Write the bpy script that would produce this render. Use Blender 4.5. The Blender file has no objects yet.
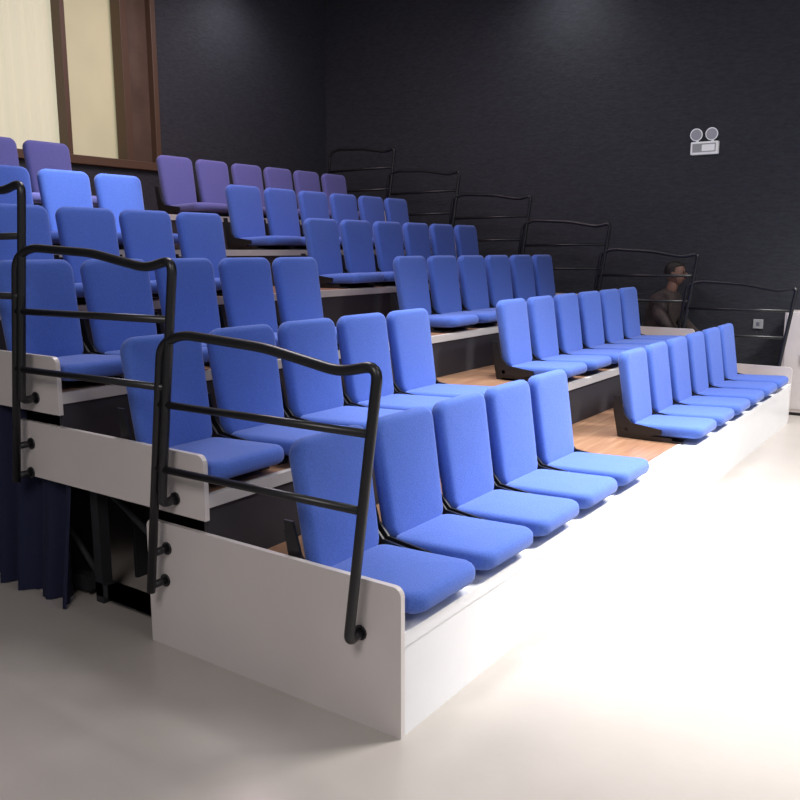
import bpy, bmesh, math, random
from mathutils import Vector, Matrix, noise
random.seed(4)
S=bpy.context.scene
COL=S.collection

# ------------------------------------------------------------ materials
def mat(name,col,rough=.6,metal=0,bump=0,bscale=50,var=0,vscale=8,emit=None,estr=0,spec=None,detail=3,sheen=0,bdist=.01):
    m=bpy.data.materials.new(name); m.use_nodes=True
    nt=m.node_tree; b=nt.nodes['Principled BSDF']
    b.inputs['Base Color'].default_value=(*col,1)
    b.inputs['Roughness'].default_value=rough
    b.inputs['Metallic'].default_value=metal
    if sheen: b.inputs['Sheen Weight'].default_value=sheen
    if spec is not None: b.inputs['Specular IOR Level'].default_value=spec
    tc=nt.nodes.new('ShaderNodeTexCoord')
    if var>0:
        n=nt.nodes.new('ShaderNodeTexNoise'); n.inputs['Scale'].default_value=vscale; n.inputs['Detail'].default_value=detail
        nt.links.new(tc.outputs['Object'],n.inputs['Vector'])
        r=nt.nodes.new('ShaderNodeValToRGB')
        r.color_ramp.elements[0].position=.3; r.color_ramp.elements[1].position=.7
        r.color_ramp.elements[0].color=(*[c*(1-var) for c in col],1)
        r.color_ramp.elements[1].color=(*[min(1,c*(1+var)) for c in col],1)
        nt.links.new(n.outputs['Fac'],r.inputs['Fac']); nt.links.new(r.outputs['Color'],b.inputs['Base Color'])
    if bump>0:
        n=nt.nodes.new('ShaderNodeTexNoise'); n.inputs['Scale'].default_value=bscale
        nt.links.new(tc.outputs['Object'],n.inputs['Vector'])
        bp=nt.nodes.new('ShaderNodeBump'); bp.inputs['Strength'].default_value=bump; bp.inputs['Distance'].default_value=bdist
        nt.links.new(n.outputs['Fac'],bp.inputs['Height']); nt.links.new(bp.outputs['Normal'],b.inputs['Normal'])
    if emit:
        b.inputs['Emission Color'].default_value=(*emit,1); b.inputs['Emission Strength'].default_value=estr
    return m

M_blue=mat('blue_fabric',(.070,.140,.50),.85,bump=.25,bscale=220,var=.10,vscale=150,spec=.2,sheen=.2)
M_blue_cast=mat('blue_fabric_violet_cast',(.120,.125,.36),.85,bump=.25,bscale=220,var=.10,vscale=150,spec=.2,sheen=.2)  # same blue seats; purple cast of the rear light tinted into the colour
M_black=mat('black_steel',(.012,.012,.014),.35,spec=.5)
M_dark=mat('dark_steel',(.02,.02,.024),.6)
M_panel=mat('laminate_panel',(.66,.61,.59),.3,var=.03,vscale=3)
M_white=mat('white_riser',(.80,.80,.81),.25,var=.02,vscale=4)
M_riser=mat('dark_riser',(.03,.028,.034),.6)
M_nose=mat('aluminium_nosing',(.6,.57,.55),.4,metal=.2)
M_ceil=mat('ceiling_paint',(.5,.5,.5),.9,var=.02,vscale=2)
M_curt=mat('navy_curtain_cloth',(.005,.008,.035),.9,bump=.2,bscale=80)
M_frame=mat('brown_window_frame',(.10,.06,.035),.5)
M_brownp=mat('brown_wood_panel',(.10,.065,.045),.5,var=.2,vscale=5)
M_sign=mat('white_plastic',(.8,.8,.8),.4,emit=(.85,.9,.9),estr=.2)
M_grey=mat('grey_plastic',(.40,.42,.42),.5)
M_lens=mat('lamp_lens',(.45,.47,.49),.1)
M_metal=mat('steel_trim',(.35,.35,.36),.35,metal=.8)
M_pane=mat('lit_booth_wall',(.50,.47,.30),.7,var=.12,vscale=1.2,emit=(.58,.57,.36),estr=.34)  # emission stands in for the booth's lighting, no lamp inside
M_cloth=mat('backlit_booth_curtain',(.55,.53,.38),.9,emit=(.70,.70,.52),estr=.45)  # backlight through the curtain put in as weak emission
M_skin=mat('skin',(.19,.10,.07),.6,var=.05)
M_lips=mat('lips',(.16,.06,.05),.5)
M_hair=mat('dark_hair',(.012,.009,.008),.6,bump=.5,bscale=120)
M_jacket=mat('brown_jacket_cloth',(.038,.026,.024),.85,var=.35,vscale=9,bump=.5,bscale=14,bdist=.02)
M_trou=mat('dark_trouser_cloth',(.02,.02,.028),.85,bump=.2,bscale=20)
M_shoe=mat('shoe_leather',(.015,.012,.01),.4)
M_eye=mat('eye_dark',(.01,.01,.01),.2)

def wood():
    m=bpy.data.materials.new('wood_deck'); m.use_nodes=True; nt=m.node_tree; b=nt.nodes['Principled BSDF']
    tc=nt.nodes.new('ShaderNodeTexCoord'); mp=nt.nodes.new('ShaderNodeMapping')
    mp.inputs['Scale'].default_value=(1.2,14,14)
    nt.links.new(tc.outputs['Object'],mp.inputs['Vector'])
    n=nt.nodes.new('ShaderNodeTexNoise'); n.inputs['Scale'].default_value=3; n.inputs['Detail'].default_value=6
    nt.links.new(mp.outputs['Vector'],n.inputs['Vector'])
    r=nt.nodes.new('ShaderNodeValToRGB')
    r.color_ramp.elements[0].color=(.23,.115,.065,1); r.color_ramp.elements[1].color=(.35,.20,.12,1)
    r.color_ramp.elements[0].position=.3; r.color_ramp.elements[1].position=.7
    nt.links.new(n.outputs['Fac'],r.inputs['Fac']); nt.links.new(r.outputs['Color'],b.inputs['Base Color'])
    b.inputs['Roughness'].default_value=.33
    return m
M_wood=wood()
M_floor=mat('concrete_floor',(.45,.41,.375),.28,var=.10,vscale=1.3,bump=.05,bscale=30,detail=8)
def wallm():
    m=bpy.data.materials.new('charcoal_acoustic_wall'); m.use_nodes=True; nt=m.node_tree; b=nt.nodes['Principled BSDF']
    tc=nt.nodes.new('ShaderNodeTexCoord'); mp=nt.nodes.new('ShaderNodeMapping'); mp.inputs['Scale'].default_value=(1,1,3.5)
    nt.links.new(tc.outputs['Object'],mp.inputs['Vector'])
    n=nt.nodes.new('ShaderNodeTexNoise'); n.inputs['Scale'].default_value=14; n.inputs['Detail'].default_value=10; n.inputs['Roughness'].default_value=.7
    nt.links.new(mp.outputs['Vector'],n.inputs['Vector'])
    r=nt.nodes.new('ShaderNodeValToRGB')
    r.color_ramp.elements[0].color=(.017,.019,.025,1); r.color_ramp.elements[1].color=(.038,.041,.052,1)
    r.color_ramp.elements[0].position=.3; r.color_ramp.elements[1].position=.7
    nt.links.new(n.outputs['Fac'],r.inputs['Fac']); nt.links.new(r.outputs['Color'],b.inputs['Base Color'])
    bp=nt.nodes.new('ShaderNodeBump'); bp.inputs['Strength'].default_value=.5; bp.inputs['Distance'].default_value=.012
    nt.links.new(n.outputs['Fac'],bp.inputs['Height']); nt.links.new(bp.outputs['Normal'],b.inputs['Normal'])
    b.inputs['Roughness'].default_value=.75
    return m
M_wall=wallm()

# ------------------------------------------------------------ mesh helpers
class MB:
    def __init__(s): s.bm=bmesh.new(); s.mats=[]
    def mi(s,m):
        if m not in s.mats: s.mats.append(m)
        return s.mats.index(m)
    def box(s,x0,x1,y0,y1,z0,z1,m,bev=0):
        i=s.mi(m)
        r=bmesh.ops.create_cube(s.bm,size=1)
        vs=r['verts']
        for v in vs:
            v.co=Vector((x0+(v.co.x+.5)*(x1-x0),y0+(v.co.y+.5)*(y1-y0),z0+(v.co.z+.5)*(z1-z0)))
        fs=set(f for v in vs for f in v.link_faces)
        for f in fs: f.material_index=i
        if bev>0:
            es=list(set(e for v in vs for e in v.link_edges))
            rr=bmesh.ops.bevel(s.bm,geom=es,offset=bev,segments=2,affect='EDGES',profile=.5)
            for f in rr['faces']: f.material_index=i
    def cyl(s,p0,p1,r,m,seg=16,r2=None):
        s.tube([p0,p1],r,m,seg,r2)
    def tube(s,pts,r,m,seg=12,r2=None):
        i=s.mi(m); pts=[Vector(p) for p in pts]
        n=len(pts); rings=[]
        t=(pts[1]-pts[0]).normalized()
        up=Vector((0,0,1)) if abs(t.z)<.9 else Vector((1,0,0))
        a=t.cross(up).normalized()
        for k in range(n):
            if k==0: t2=(pts[1]-pts[0]).normalized()
            elif k==n-1: t2=(pts[-1]-pts[-2]).normalized()
            else: t2=((pts[k+1]-pts[k]).normalized()+(pts[k]-pts[k-1]).normalized()).normalized()
            a=(a-t2*a.dot(t2)).normalized(); b=t2.cross(a)
            rad=r if r2 is None else r+(r2-r)*k/(n-1)
            rings.append([s.bm.verts.new(pts[k]+(a*math.cos(2*math.pi*j/seg)+b*math.sin(2*math.pi*j/seg))*rad) for j in range(seg)])
        for k in range(n-1):
            for j in range(seg):
                f=s.bm.faces.new([rings[k][j],rings[k][(j+1)%seg],rings[k+1][(j+1)%seg],rings[k+1][j]]); f.material_index=i; f.smooth=True
        f=s.bm.faces.new(rings[0][::-1]); f.material_index=i
        f=s.bm.faces.new(rings[-1]); f.material_index=i
    def prism(s,poly,x0,x1,m):
        i=s.mi(m)
        A=[s.bm.verts.new((x0,p[0],p[1])) for p in poly]; B=[s.bm.verts.new((x1,p[0],p[1])) for p in poly]
        n=len(poly)
        fs=[s.bm.faces.new(A),s.bm.faces.new(B[::-1])]
        for k in range(n): fs.append(s.bm.faces.new([A[k],B[k],B[(k+1)%n],A[(k+1)%n]]))
        for f in fs: f.material_index=i
    def blob(s,c,r,m,fn=None,sub=3):
        i=s.mi(m)
        q=bmesh.ops.create_icosphere(s.bm,subdivisions=sub,radius=1)
        vs=q['verts']
        for v in vs:
            p=v.co.copy()
            if fn: p=fn(p)
            v.co=Vector((c[0]+p.x*r[0],c[1]+p.y*r[1],c[2]+p.z*r[2]))
        for f in set(f for v in vs for f in v.link_faces): f.material_index=i; f.smooth=True
    def cushion(s,w,h,t,rc,re,M,m,taper=1.0,crown=.012,bend=0):
        i=s.mi(m)
        def outline(ins):
            ww=w/2-ins; hh=h/2-ins; r=max(rc-ins,.004); o=[]
            for (cx,cy,a0) in ((ww-r,hh-r,0),(-ww+r,hh-r,90),(-ww+r,-hh+r,180),(ww-r,-hh+r,270)):
                for k in range(6):
                    a=math.radians(a0+90*k/5); o.append((cx+r*math.cos(a),cy+r*math.sin(a)))
            return o
        prof=[]
        for k in range(5):
            a=math.pi/2*k/4; prof.append((re*(1-math.sin(a)),-t/2+re*(1-math.cos(a))))
        for k in range(5):
            a=math.pi/2*k/4; prof.append((re*(1-math.cos(a)),t/2-re*(1-math.sin(a))))
        def place(u,v,n):
            f=taper+(1-taper)*((v/h)+.5)
            n2=n+bend*(1-(2*v/h)**2)
            return M@Vector((u*f,v,n2))
        loops=[]
        base=outline(re)
        for sc in (.25,.6): loops.append([place(p[0]*sc,p[1]*sc,-t/2) for p in base])
        for ins,n in prof: loops.append([place(p[0],p[1],n) for p in outline(ins)])
        for sc in (.85,.6,.3): loops.append([place(p[0]*sc,p[1]*sc,t/2+crown*(1-sc**2)) for p in base])
        V=[[s.bm.verts.new(c) for c in L] for L in loops]
        n=len(V[0])
        for a in range(len(V)-1):
            for j in range(n):
                f=s.bm.faces.new([V[a][j],V[a][(j+1)%n],V[a+1][(j+1)%n],V[a+1][j]]); f.material_index=i; f.smooth=True
        f=s.bm.faces.new(V[0][::-1]); f.material_index=i; f.smooth=True
        f=s.bm.faces.new(V[-1]); f.material_index=i; f.smooth=True
    def mesh(s,name):
        bmesh.ops.recalc_face_normals(s.bm,faces=s.bm.faces)
        me=bpy.data.meshes.new(name); s.bm.to_mesh(me); s.bm.free()
        for m in s.mats: me.materials.append(m)
        return me
    def obj(s,name,loc=(0,0,0),parent=None):
        o=bpy.data.objects.new(name,s.mesh(name)); o.location=loc; COL.objects.link(o)
        if parent: o.parent=parent
        return o
def fillet(pts,rad,seg=6):
    pts=[Vector(p) for p in pts]; out=[pts[0]]
    for k in range(1,len(pts)-1):
        p=pts[k]; a=(pts[k-1]-p); b=(pts[k+1]-p)
        r=min(rad,a.length*.45,b.length*.45)
        A=p+a.normalized()*r; B=p+b.normalized()*r
        for j in range(seg+1):
            t=j/seg; out.append(A*(1-t)**2+p*2*t*(1-t)+B*t*t)
    out.append(pts[-1]); return out

# ------------------------------------------------------------ dimensions
NR=6; F1=1.37; PIT=.853; D1=.345; RISE=.289
XL=1.975; XR=7.87
def F(n): return F1+PIT*n
def D(n): return D1+RISE*n
YB=7.2; XW=8.6; ZC=5.3

# ------------------------------------------------------------ room
b=MB(); b.box(-5,XW+.2,-6,YB+.2,-.1,0,M_floor); b.obj('floor')
b=MB(); b.box(-5,XW+.2,-6,YB+.2,ZC,ZC+.1,M_ceil); b.obj('ceiling')
WX0,WX1,WZ0,WZ1=2.9,5.93,2.30,4.3
b=MB()
b.box(-5,XW,YB,YB+.2,0,WZ0,M_wall); b.box(-5,XW,YB,YB+.2,WZ1,ZC,M_wall)
b.box(WX1,XW,YB,YB+.2,WZ0,WZ1,M_wall); b.box(-5,WX0,YB,YB+.2,WZ0,WZ1,M_wall); b.obj('wall_back')
b=MB(); b.box(XW,XW+.2,-6,YB+.2,0,ZC,M_wall); b.obj('wall_right')
b=MB(); b.box(XW-.015,XW,-6,YB-.001,0,.09,M_black); b.obj('baseboard_right')
b=MB()
fr=.06
b.box(WX0,WX1,YB-.05,YB+.16,WZ0,WZ0+.08,M_frame,.006)
b.box(WX0,WX1,YB-.03,YB+.16,WZ1-fr,WZ1,M_frame,.006)
b.box(WX0,WX0+fr,YB-.03,YB+.16,WZ0+.08,WZ1-fr,M_frame,.006)
b.box(WX1-fr,WX1,YB-.03,YB+.16,WZ0+.08,WZ1-fr,M_frame,.006)
b.box(4.87,4.92,YB,YB+.14,WZ0+.08,WZ1-fr,M_frame,.004)
b.box(5.52,5.60,YB-.01,YB+.14,WZ0+.08,WZ1-fr,M_frame,.004)
b.box(5.60,WX1-fr,YB+.05,YB+.10,WZ0+.08,WZ1-fr,M_brownp)
b.box(WX0+.03,WX1-.03,YB+.17,YB+.19,WZ0+.02,WZ1-.02,M_pane)
i=b.mi(M_cloth); N=110; L=[]
for k in range(N+1):
    x=WX0+.03+(4.87-WX0)*k/N; y=YB+.135+.010*math.sin(k*.9)+.005*math.sin(k*2.3)
    L.append((b.bm.verts.new((x,y,WZ0+.07)),b.bm.verts.new((x,y,WZ1-.02))))
for k in range(N):
    f=b.bm.faces.new([L[k][0],L[k+1][0],L[k+1][1],L[k][1]]); f.material_index=i; f.smooth=True
b.obj('window_1')

# ------------------------------------------------------------ tiered platform
plat=bpy.data.objects.new('retractable_seating_platform',None); COL.objects.link(plat)
b=MB()
for n in range(NR):
    y1=F(n+1)+.03 if n<NR-1 else YB-.02
    b.box(XL,XR,F(n)+(.10 if n==0 else .03),y1,D(n)-.04,D(n),M_wood)
b.obj('decks',parent=plat)
b=MB()
for n in range(NR):
    if n==0:
        b.box(XL,XR,F(0),F(0)+.10,D(0)-.045,D(0)+.0015,M_white)
        b.box(XL,XR,F(0)+.004,F(0)+.02,.0,D(0)-.045,M_white)
    else:
        b.box(XL,XR,F(n),F(n)+.03,D(n)-.045,D(n)+.0015,M_nose)
        b.box(XL,XR,F(n)+.012,F(n)+.03,D(n-1)+.0,D(n)-.045,M_riser)
b.obj('risers',parent=plat)
def panel(b,n,x0,x1):
    z0=.0 if n==0 else D(n)-.09
    z1=D(n)+.15
    y0=F(n)+.0; y1=F(n)+1.185
    r=.03; poly=[]
    for cy,cz,a0 in ((y1-r,z1-r,0),(y0+r,z1-r,90)):
        for k in range(5):
            a=math.radians(a0+22.5*k); poly.append((cy+r*math.cos(a),cz+r*math.sin(a)))
    poly+=[(y0,z0),(y1,z0)]
    b.prism(poly,x0,x1,M_panel)
b=MB()
for n in range(NR):
    panel(b,n,XL-.02,XL); panel(b,n,XR,XR+.02)
b.obj('end_panels',parent=plat)
b=MB()
for x in (XL+.08,4.1,6.0,XR-.1):
    for n in range(NR):
        yy=F(n)+.78
        b.box(x,x+.05,yy,yy+.05,.0,D(n)-.04,M_dark)
        b.box(x,x+.05,F(n)+.03,F(n)+.83,D(n)-.1,D(n)-.04,M_dark)
        b.box(x,x+.05,F(n)+.03,F(n)+.83 if n else F(n)+1.6,.03,.09,M_dark)
        if n: b.cyl((x+.025,F(n)-.05,.08),(x+.025,F(n)+.78,D(n)-.1),.014,M_dark,8)
b.box(XL+.35,XR-.3,F(1)+.9,F(1)+.92,0,D(1)-.04,M_dark)
b.obj('steel_frames',parent=plat)

b=MB(); i=b.mi(M_curt)
N=260; prev=None
for k in range(N+1):
    y=3.08+(6.9-3.08)*k/N
    n=min(NR-1,max(0,int((y-F1-.32)/PIT)))
    x=XL+.035+.022*math.sin(y*38)+.008*math.sin(y*91)
    x2=XL-.0+.045*math.sin(y*38+.3)+.015*math.sin(y*91)
    zt=D(1)-.10 if y<F(2)+.3 else D(n)-.10
    c=[b.bm.verts.new((x*(1-t)+x2*t,y,zt*(1-t)+.004*t)) for t in (0,.33,.66,1)]
    if prev:
        for j in range(3):
            f=b.bm.faces.new([prev[j],c[j],c[j+1],prev[j+1]]); f.material_index=i; f.smooth=True
    prev=c
b.obj('skirt_curtain')

# ------------------------------------------------------------ guard rails
def rail(sgn):
    b=MB(); R=.0165; X=sgn*.068
    full=fillet([(0,.155,-.03),(X,.15,-.035),(X,.03,.835),(X,.17,.805),(X,.47,.855),(X,.85,.875),(X,.965,.835),(X,1.09,-.10)],.05)
    b.tube(full,R,M_black,12)
    def ypost(z,front):
        if front: return .15+(.03-.15)*(z+.035)/.87
        return .965+(1.09-.965)*(.835-z)/.935
    for z in (.632,.395):
        b.cyl((X,ypost(z,1),z),(X,ypost(z,0),z-.008),R*.82,M_black,12)
    for z in (.055,-.075):
        b.cyl((X,ypost(z,0),z),(0,ypost(z,0)-.0,z),R*.9,M_black,12)
        b.cyl((sgn*.006,ypost(z,0),z),(0,ypost(z,0),z),R*1.5,M_black,12)
    b.cyl((sgn*.006,.155,-.03),(0,.155,-.03),R*1.5,M_black,12)
    return b.mesh('guard_rail')
ml=rail(-1); mr=rail(1)
for n in range(NR):
    for me,x in ((ml,XL-.0205),(mr,XR+.0205)):
        o=bpy.data.objects.new('guard_rail',me); o.location=(x,F(n),D(n)); COL.objects.link(o)

# ------------------------------------------------------------ seats
W=.385
def seatmesh(fab):
    b=MB()
    Mp=Matrix.Translation((0,.205,.068))@Matrix.Rotation(math.radians(-2.5),4,'X')
    b.cushion(W,.44,.072,.065,.03,Mp,fab,crown=.008)
    lean=math.radians(9)
    up=Vector((0,math.sin(lean),math.cos(lean))); nn=Vector((0,-math.cos(lean),math.sin(lean)))
    Mb=Matrix(((-1,up.x,nn.x,0),(0,up.y,nn.y,.462),(0,up.z,nn.z,.298),(0,0,0,1)))
    b.cushion(W,.475,.066,.06,.028,Mb,fab,taper=.93,crown=.006,bend=-.008)
    for sx in (-1,1):
        x0=sx*(W/2-.012); x1=sx*(W/2-.004)
        poly=[(.16,.028),(.16,.0),(.50,.0),(.545,.22),(.52,.225),(.485,.10),(.46,.065),(.40,.058),(.36,.028)]
        b.prism(poly,min(x0,x1),max(x0,x1),M_black)
        b.box(min(sx*(W/2-.05),sx*(W/2-.004)),max(sx*(W/2-.05),sx*(W/2-.004)),.10,.46,.0,.012,M_black)
        xa=sx*(W/2+.002); xb=sx*(W/2+.012)
        poly=[(.22,.076),(.22,.045),(.30,.030),(.455,.035),(.505,.10),(.53,.26),(.49,.26),(.457,.15),(.41,.10)]
        b.prism(poly,min(xa,xb),max(xa,xb),M_black)
    b.cyl((-W/2-.012,.44,.055),(W/2+.012,.44,.055),.013,M_black,10)
    b.cyl((-W/2,.30,.02),(W/2,.30,.02),.016,M_black,10)
    return b.mesh('auditorium_seat')
seat=seatmesh(M_blue); seat2=seatmesh(M_blue_cast)
LX=[2.195+.437*i for i in range(5)]; RX=[5.2+.445*i for i in range(6)]
for n in range(NR):
    for x in LX+RX:
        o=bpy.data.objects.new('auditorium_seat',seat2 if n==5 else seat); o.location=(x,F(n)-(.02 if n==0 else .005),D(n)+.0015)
        o.rotation_euler=(0,0,math.radians(random.uniform(-.8,.8)))
        COL.objects.link(o)

# ------------------------------------------------------------ wall fittings
b=MB()
b.box(-.05,0,-.13,.13,-.09,.03,M_sign,.008)
b.box(-.053,-.049,-.11,.11,-.07,.012,M_grey)
b.box(-.055,-.052,-.10,.02,-.06,.0,M_sign)
b.cyl((-.05,.07,-.03),(-.058,.07,-.03),.010,M_lens,10)
for s_ in (-1,1):
    b.cyl((-.03,s_*.072,.02),(-.03,s_*.072,.06),.012,M_sign,10)
    b.tube([(.0,s_*.072,.10),(-.03,s_*.072,.10),(-.075,s_*.072,.092)],.030,M_sign,18,.060)
    b.cyl((-.072,s_*.072,.0925),(-.080,s_*.072,.0915),.050,M_lens,18)
b.obj('emergency_light',(XW,2.43,2.50))
b=MB(); b.box(-.012,0,-.045,.045,-.045,.045,M_grey,.004); b.box(-.014,-.011,-.015,.015,-.02,.02,M_metal)
b.obj('wall_socket',(XW,1.83,.80))
b=MB(); b.box(0,.3,0,.42,.03,.95,M_panel,.006); b.box(-.006,0,.02,.205,.06,.93,M_panel,.003); b.box(-.006,0,.215,.40,.06,.93,M_panel,.003)
b.box(.02,.28,.02,.4,0,.03,M_dark); b.cyl((-.02,.18,.5),(-.02,.18,.6),.006,M_metal,8); b.cyl((-.02,.24,.5),(-.02,.24,.6),.006,M_metal,8)
b.obj('storage_cabinet',(8.29,1.12,0))

# ------------------------------------------------------------ seated person + chair in the side corridor
PX,PY=8.26,2.66
b=MB()
b.cushion(.40,.40,.035,.04,.016,Matrix.Translation((0,.02,.40)),M_dark)
for x in (-.17,.17):
    b.cyl((x,-.15,.39),(x*1.05,-.17,0),.012,M_metal,10)
    b.tube(fillet([(x*1.05,.24,0),(x,.20,.42),(x,.27,.86)],.05),.012,M_metal,10)
b.cyl((-.17,-.155,.2),(.17,-.155,.2),.008,M_metal,8)
b.cushion(.36,.22,.03,.04,.014,Matrix.Translation((0,.265,.76))@Matrix.Rotation(math.radians(82),4,'X'),M_dark)
b.obj('side_chair',(PX,PY,0))
person=bpy.data.objects.new('seated_person',None); person.location=(PX,PY,0); COL.objects.link(person)
def skin(name,verts,edges,rad,m,root=0,sub=2):
    me=bpy.data.meshes.new(name); me.from_pydata([Vector(v) for v in verts],edges,[]); me.materials.append(m)
    o=bpy.data.objects.new(name,me); COL.objects.link(o); o.parent=person
    md=o.modifiers.new('skin','SKIN'); md.use_smooth_shade=True
    for k,sv in enumerate(me.skin_vertices[0].data):
        r=rad[k]; sv.radius=(r,r) if not isinstance(r,tuple) else r; sv.use_root=(k==root)
    s2=o.modifiers.new('sub','SUBSURF'); s2.levels=sub; s2.render_levels=sub
    return o
V=[(0,.05,.53),(0,.05,.66),(0,.01,.82),(0,-.04,.98),(0,-.06,1.08),(0,-.075,1.13),
   (.19,-.04,1.03),(.245,-.07,.86),(.22,-.24,.70),(.13,-.38,.655),
   (-.19,-.04,1.03),(-.245,-.07,.86),(-.22,-.24,.70),(-.13,-.38,.655)]
E=[(0,1),(1,2),(2,3),(3,4),(4,5),(3,6),(6,7),(7,8),(8,9),(3,10),(10,11),(11,12),(12,13)]
R=[(.18,.13),(.18,.14),(.20,.16),(.19,.15),.09,.065,.092,.078,.062,.044,.092,.078,.062,.044]
skin('jacket',V,E,R,M_jacket)
V=[(0,.05,.53),(.09,.02,.53),(.12,-.20,.53),(.13,-.42,.50),(.13,-.42,.30),(.13,-.40,.09),
   (-.09,.02,.53),(-.12,-.20,.53),(-.13,-.42,.50),(-.13,-.42,.30),(-.13,-.40,.09)]
E=[(0,1),(1,2),(2,3),(3,4),(4,5),(0,6),(6,7),(7,8),(8,9),(9,10)]
R=[.11,.095,.085,.065,.058,.048,.095,.085,.065,.058,.048]
skin('trousers',V,E,R,M_trou)
b=MB()
for sx in (-1,1):
    b.blob((sx*.13,-.46,.045),(.045,.125,.05),M_shoe,lambda p:Vector((p.x,p.y,max(p.z,-.85))))
b.obj('shoes',parent=person)
skin('neck',[(0,-.07,1.08),(0,-.095,1.16),(0,-.11,1.22)],[(0,1),(1,2)],[.058,.054,.052],M_skin)
def headf(p):
    q=p.copy()
    if p.z<0: q.x*=1-.28*(-p.z)**1.3; q.y=q.y*(1-.12*(-p.z))-.10*(-p.z)
    if p.y<-.5: q.y=-.5+(p.y+.5)*.82+0
    return q
b=MB(); hc=(0,-.12,1.275)
b.blob(hc,(.076,.095,.112),M_skin,headf,4)
b.blob((0,-.212,1.262),(.013,.020,.024),M_skin)
b.blob((0,-.205,1.222),(.024,.008,.007),M_lips)
for sx in (-1,1):
    b.blob((sx*.028,-.202,1.283),(.011,.006,.006),M_eye,sub=2)
    b.blob((sx*.028,-.205,1.300),(.017,.006,.004),M_hair,sub=2)
    b.blob((sx*.078,-.112,1.27),(.010,.020,.032),M_skin)
def hairf(p):
    q=p.copy(); d=1+.04*noise.noise(p*6); q*=d
    if p.y<-.25 and p.z<.45: q.y=-.25; 
    if p.z<-.45: q.z=-.45
    return q
b.blob((0,-.105,1.302),(.085,.098,.100),M_hair,hairf,4)
h=b.obj('head',parent=person)
for sx in (-1,1):
    hx=sx*.115; V=[(hx,-.385,.648),(hx*.85,-.43,.635),(hx*.75,-.465,.625)]; E=[(0,1),(1,2)]; R=[.028,(.038,.02),(.038,.017)]
    for k,(dx,ln) in enumerate(((-.03,.062),(-.010,.074),(.010,.070),(.030,.055))):
        n0=len(V); bx=hx*.75+dx
        V+=[(bx,-.475,.625),(bx,-.475-ln*.55,.618),(bx,-.475-ln*.9,.597)]
        E+=[(2,n0),(n0,n0+1),(n0+1,n0+2)]; R+=[.010,.009,.0075]
    n0=len(V); V+=[(hx*.85-sx*.035,-.435,.64),(hx*.85-sx*.052,-.465,.635),(hx*.85-sx*.055,-.49,.625)]
    E+=[(1,n0),(n0,n0+1),(n0+1,n0+2)]; R+=[.013,.011,.009]
    skin('hand',V,E,R,M_skin,sub=1)

# ------------------------------------------------------------ lights
def aim(o,loc,target):
    o.location=loc; o.rotation_euler=(Vector(target)-Vector(loc)).to_track_quat('-Z','Y').to_euler(); COL.objects.link(o); return o
def area(name,loc,target,size,power,col=(1,1,1)):
    l=bpy.data.lights.new(name,'AREA'); l.shape='SQUARE'; l.size=size; l.energy=power; l.color=col
    return aim(bpy.data.objects.new(name,l),loc,target)
def spot(name,loc,target,power,ang,blend=.6,col=(1,1,1),rad=.08):
    l=bpy.data.lights.new(name,'SPOT'); l.energy=power; l.spot_size=math.radians(ang); l.spot_blend=blend; l.color=col; l.shadow_soft_size=rad
    return aim(bpy.data.objects.new(name,l),loc,target)
spot('stage_spotlight',(6.8,-1.2,4.6),(6.2,.0,0),1750,90,.7,(1,.99,.98),.5)
spot('stage_spotlight',(4.9,-.8,4.6),(3.85,.45,0),1750,54,.75,(1,.99,.98),.6)
spot('row_fill_spot',(4.4,1.9,4.6),(4.4,1.75,0),1050,60,.8,(.95,.98,1),.4)  # unseen overhead fill, added to lighten the front seat pans
area('front_fill_light',(1.5,-2.0,3.4),(4.4,3.5,.8),1.6,40,(.92,.94,1))
area('house_light',(3.6,3.6,4.4),(3.6,3.8,0),1.2,64,(.94,.94,1))
area('house_light',(5.2,5.0,4.4),(5.2,5.6,0),1.2,68,(1,.74,.82))
spot('house_spotlight',(3.5,4.1,4.4),(3.70,5.25,1.9),520,22,.6,(.92,.98,1),.05)
area('side_light',(-.9,.6,3.2),(1.7,2.2,.2),1.2,50,(1,.94,.91))
spot('wall_washer',(8.0,3.9,4.3),(8.6,3.9,3.2),26,140,1,(.95,.97,1),.25)
spot('wall_washer',(6.9,6.6,4.3),(6.9,7.2,3.2),26,140,1,(.95,.92,1),.25)

w=bpy.data.worlds.new('world'); S.world=w; w.use_nodes=True
w.node_tree.nodes['Background'].inputs[0].default_value=(.86,.88,1,1); w.node_tree.nodes['Background'].inputs[1].default_value=.18
S.view_settings.view_transform='Standard'

# ------------------------------------------------------------ camera
c=bpy.data.cameras.new('camera'); c.sensor_width=36; c.lens=37.8; c.clip_start=.05
co=bpy.data.objects.new('camera',c); co.location=(0,0,1.5)
co.rotation_euler=(math.radians(90-10.12),0,math.radians(35.1-90)); COL.objects.link(co); S.camera=co
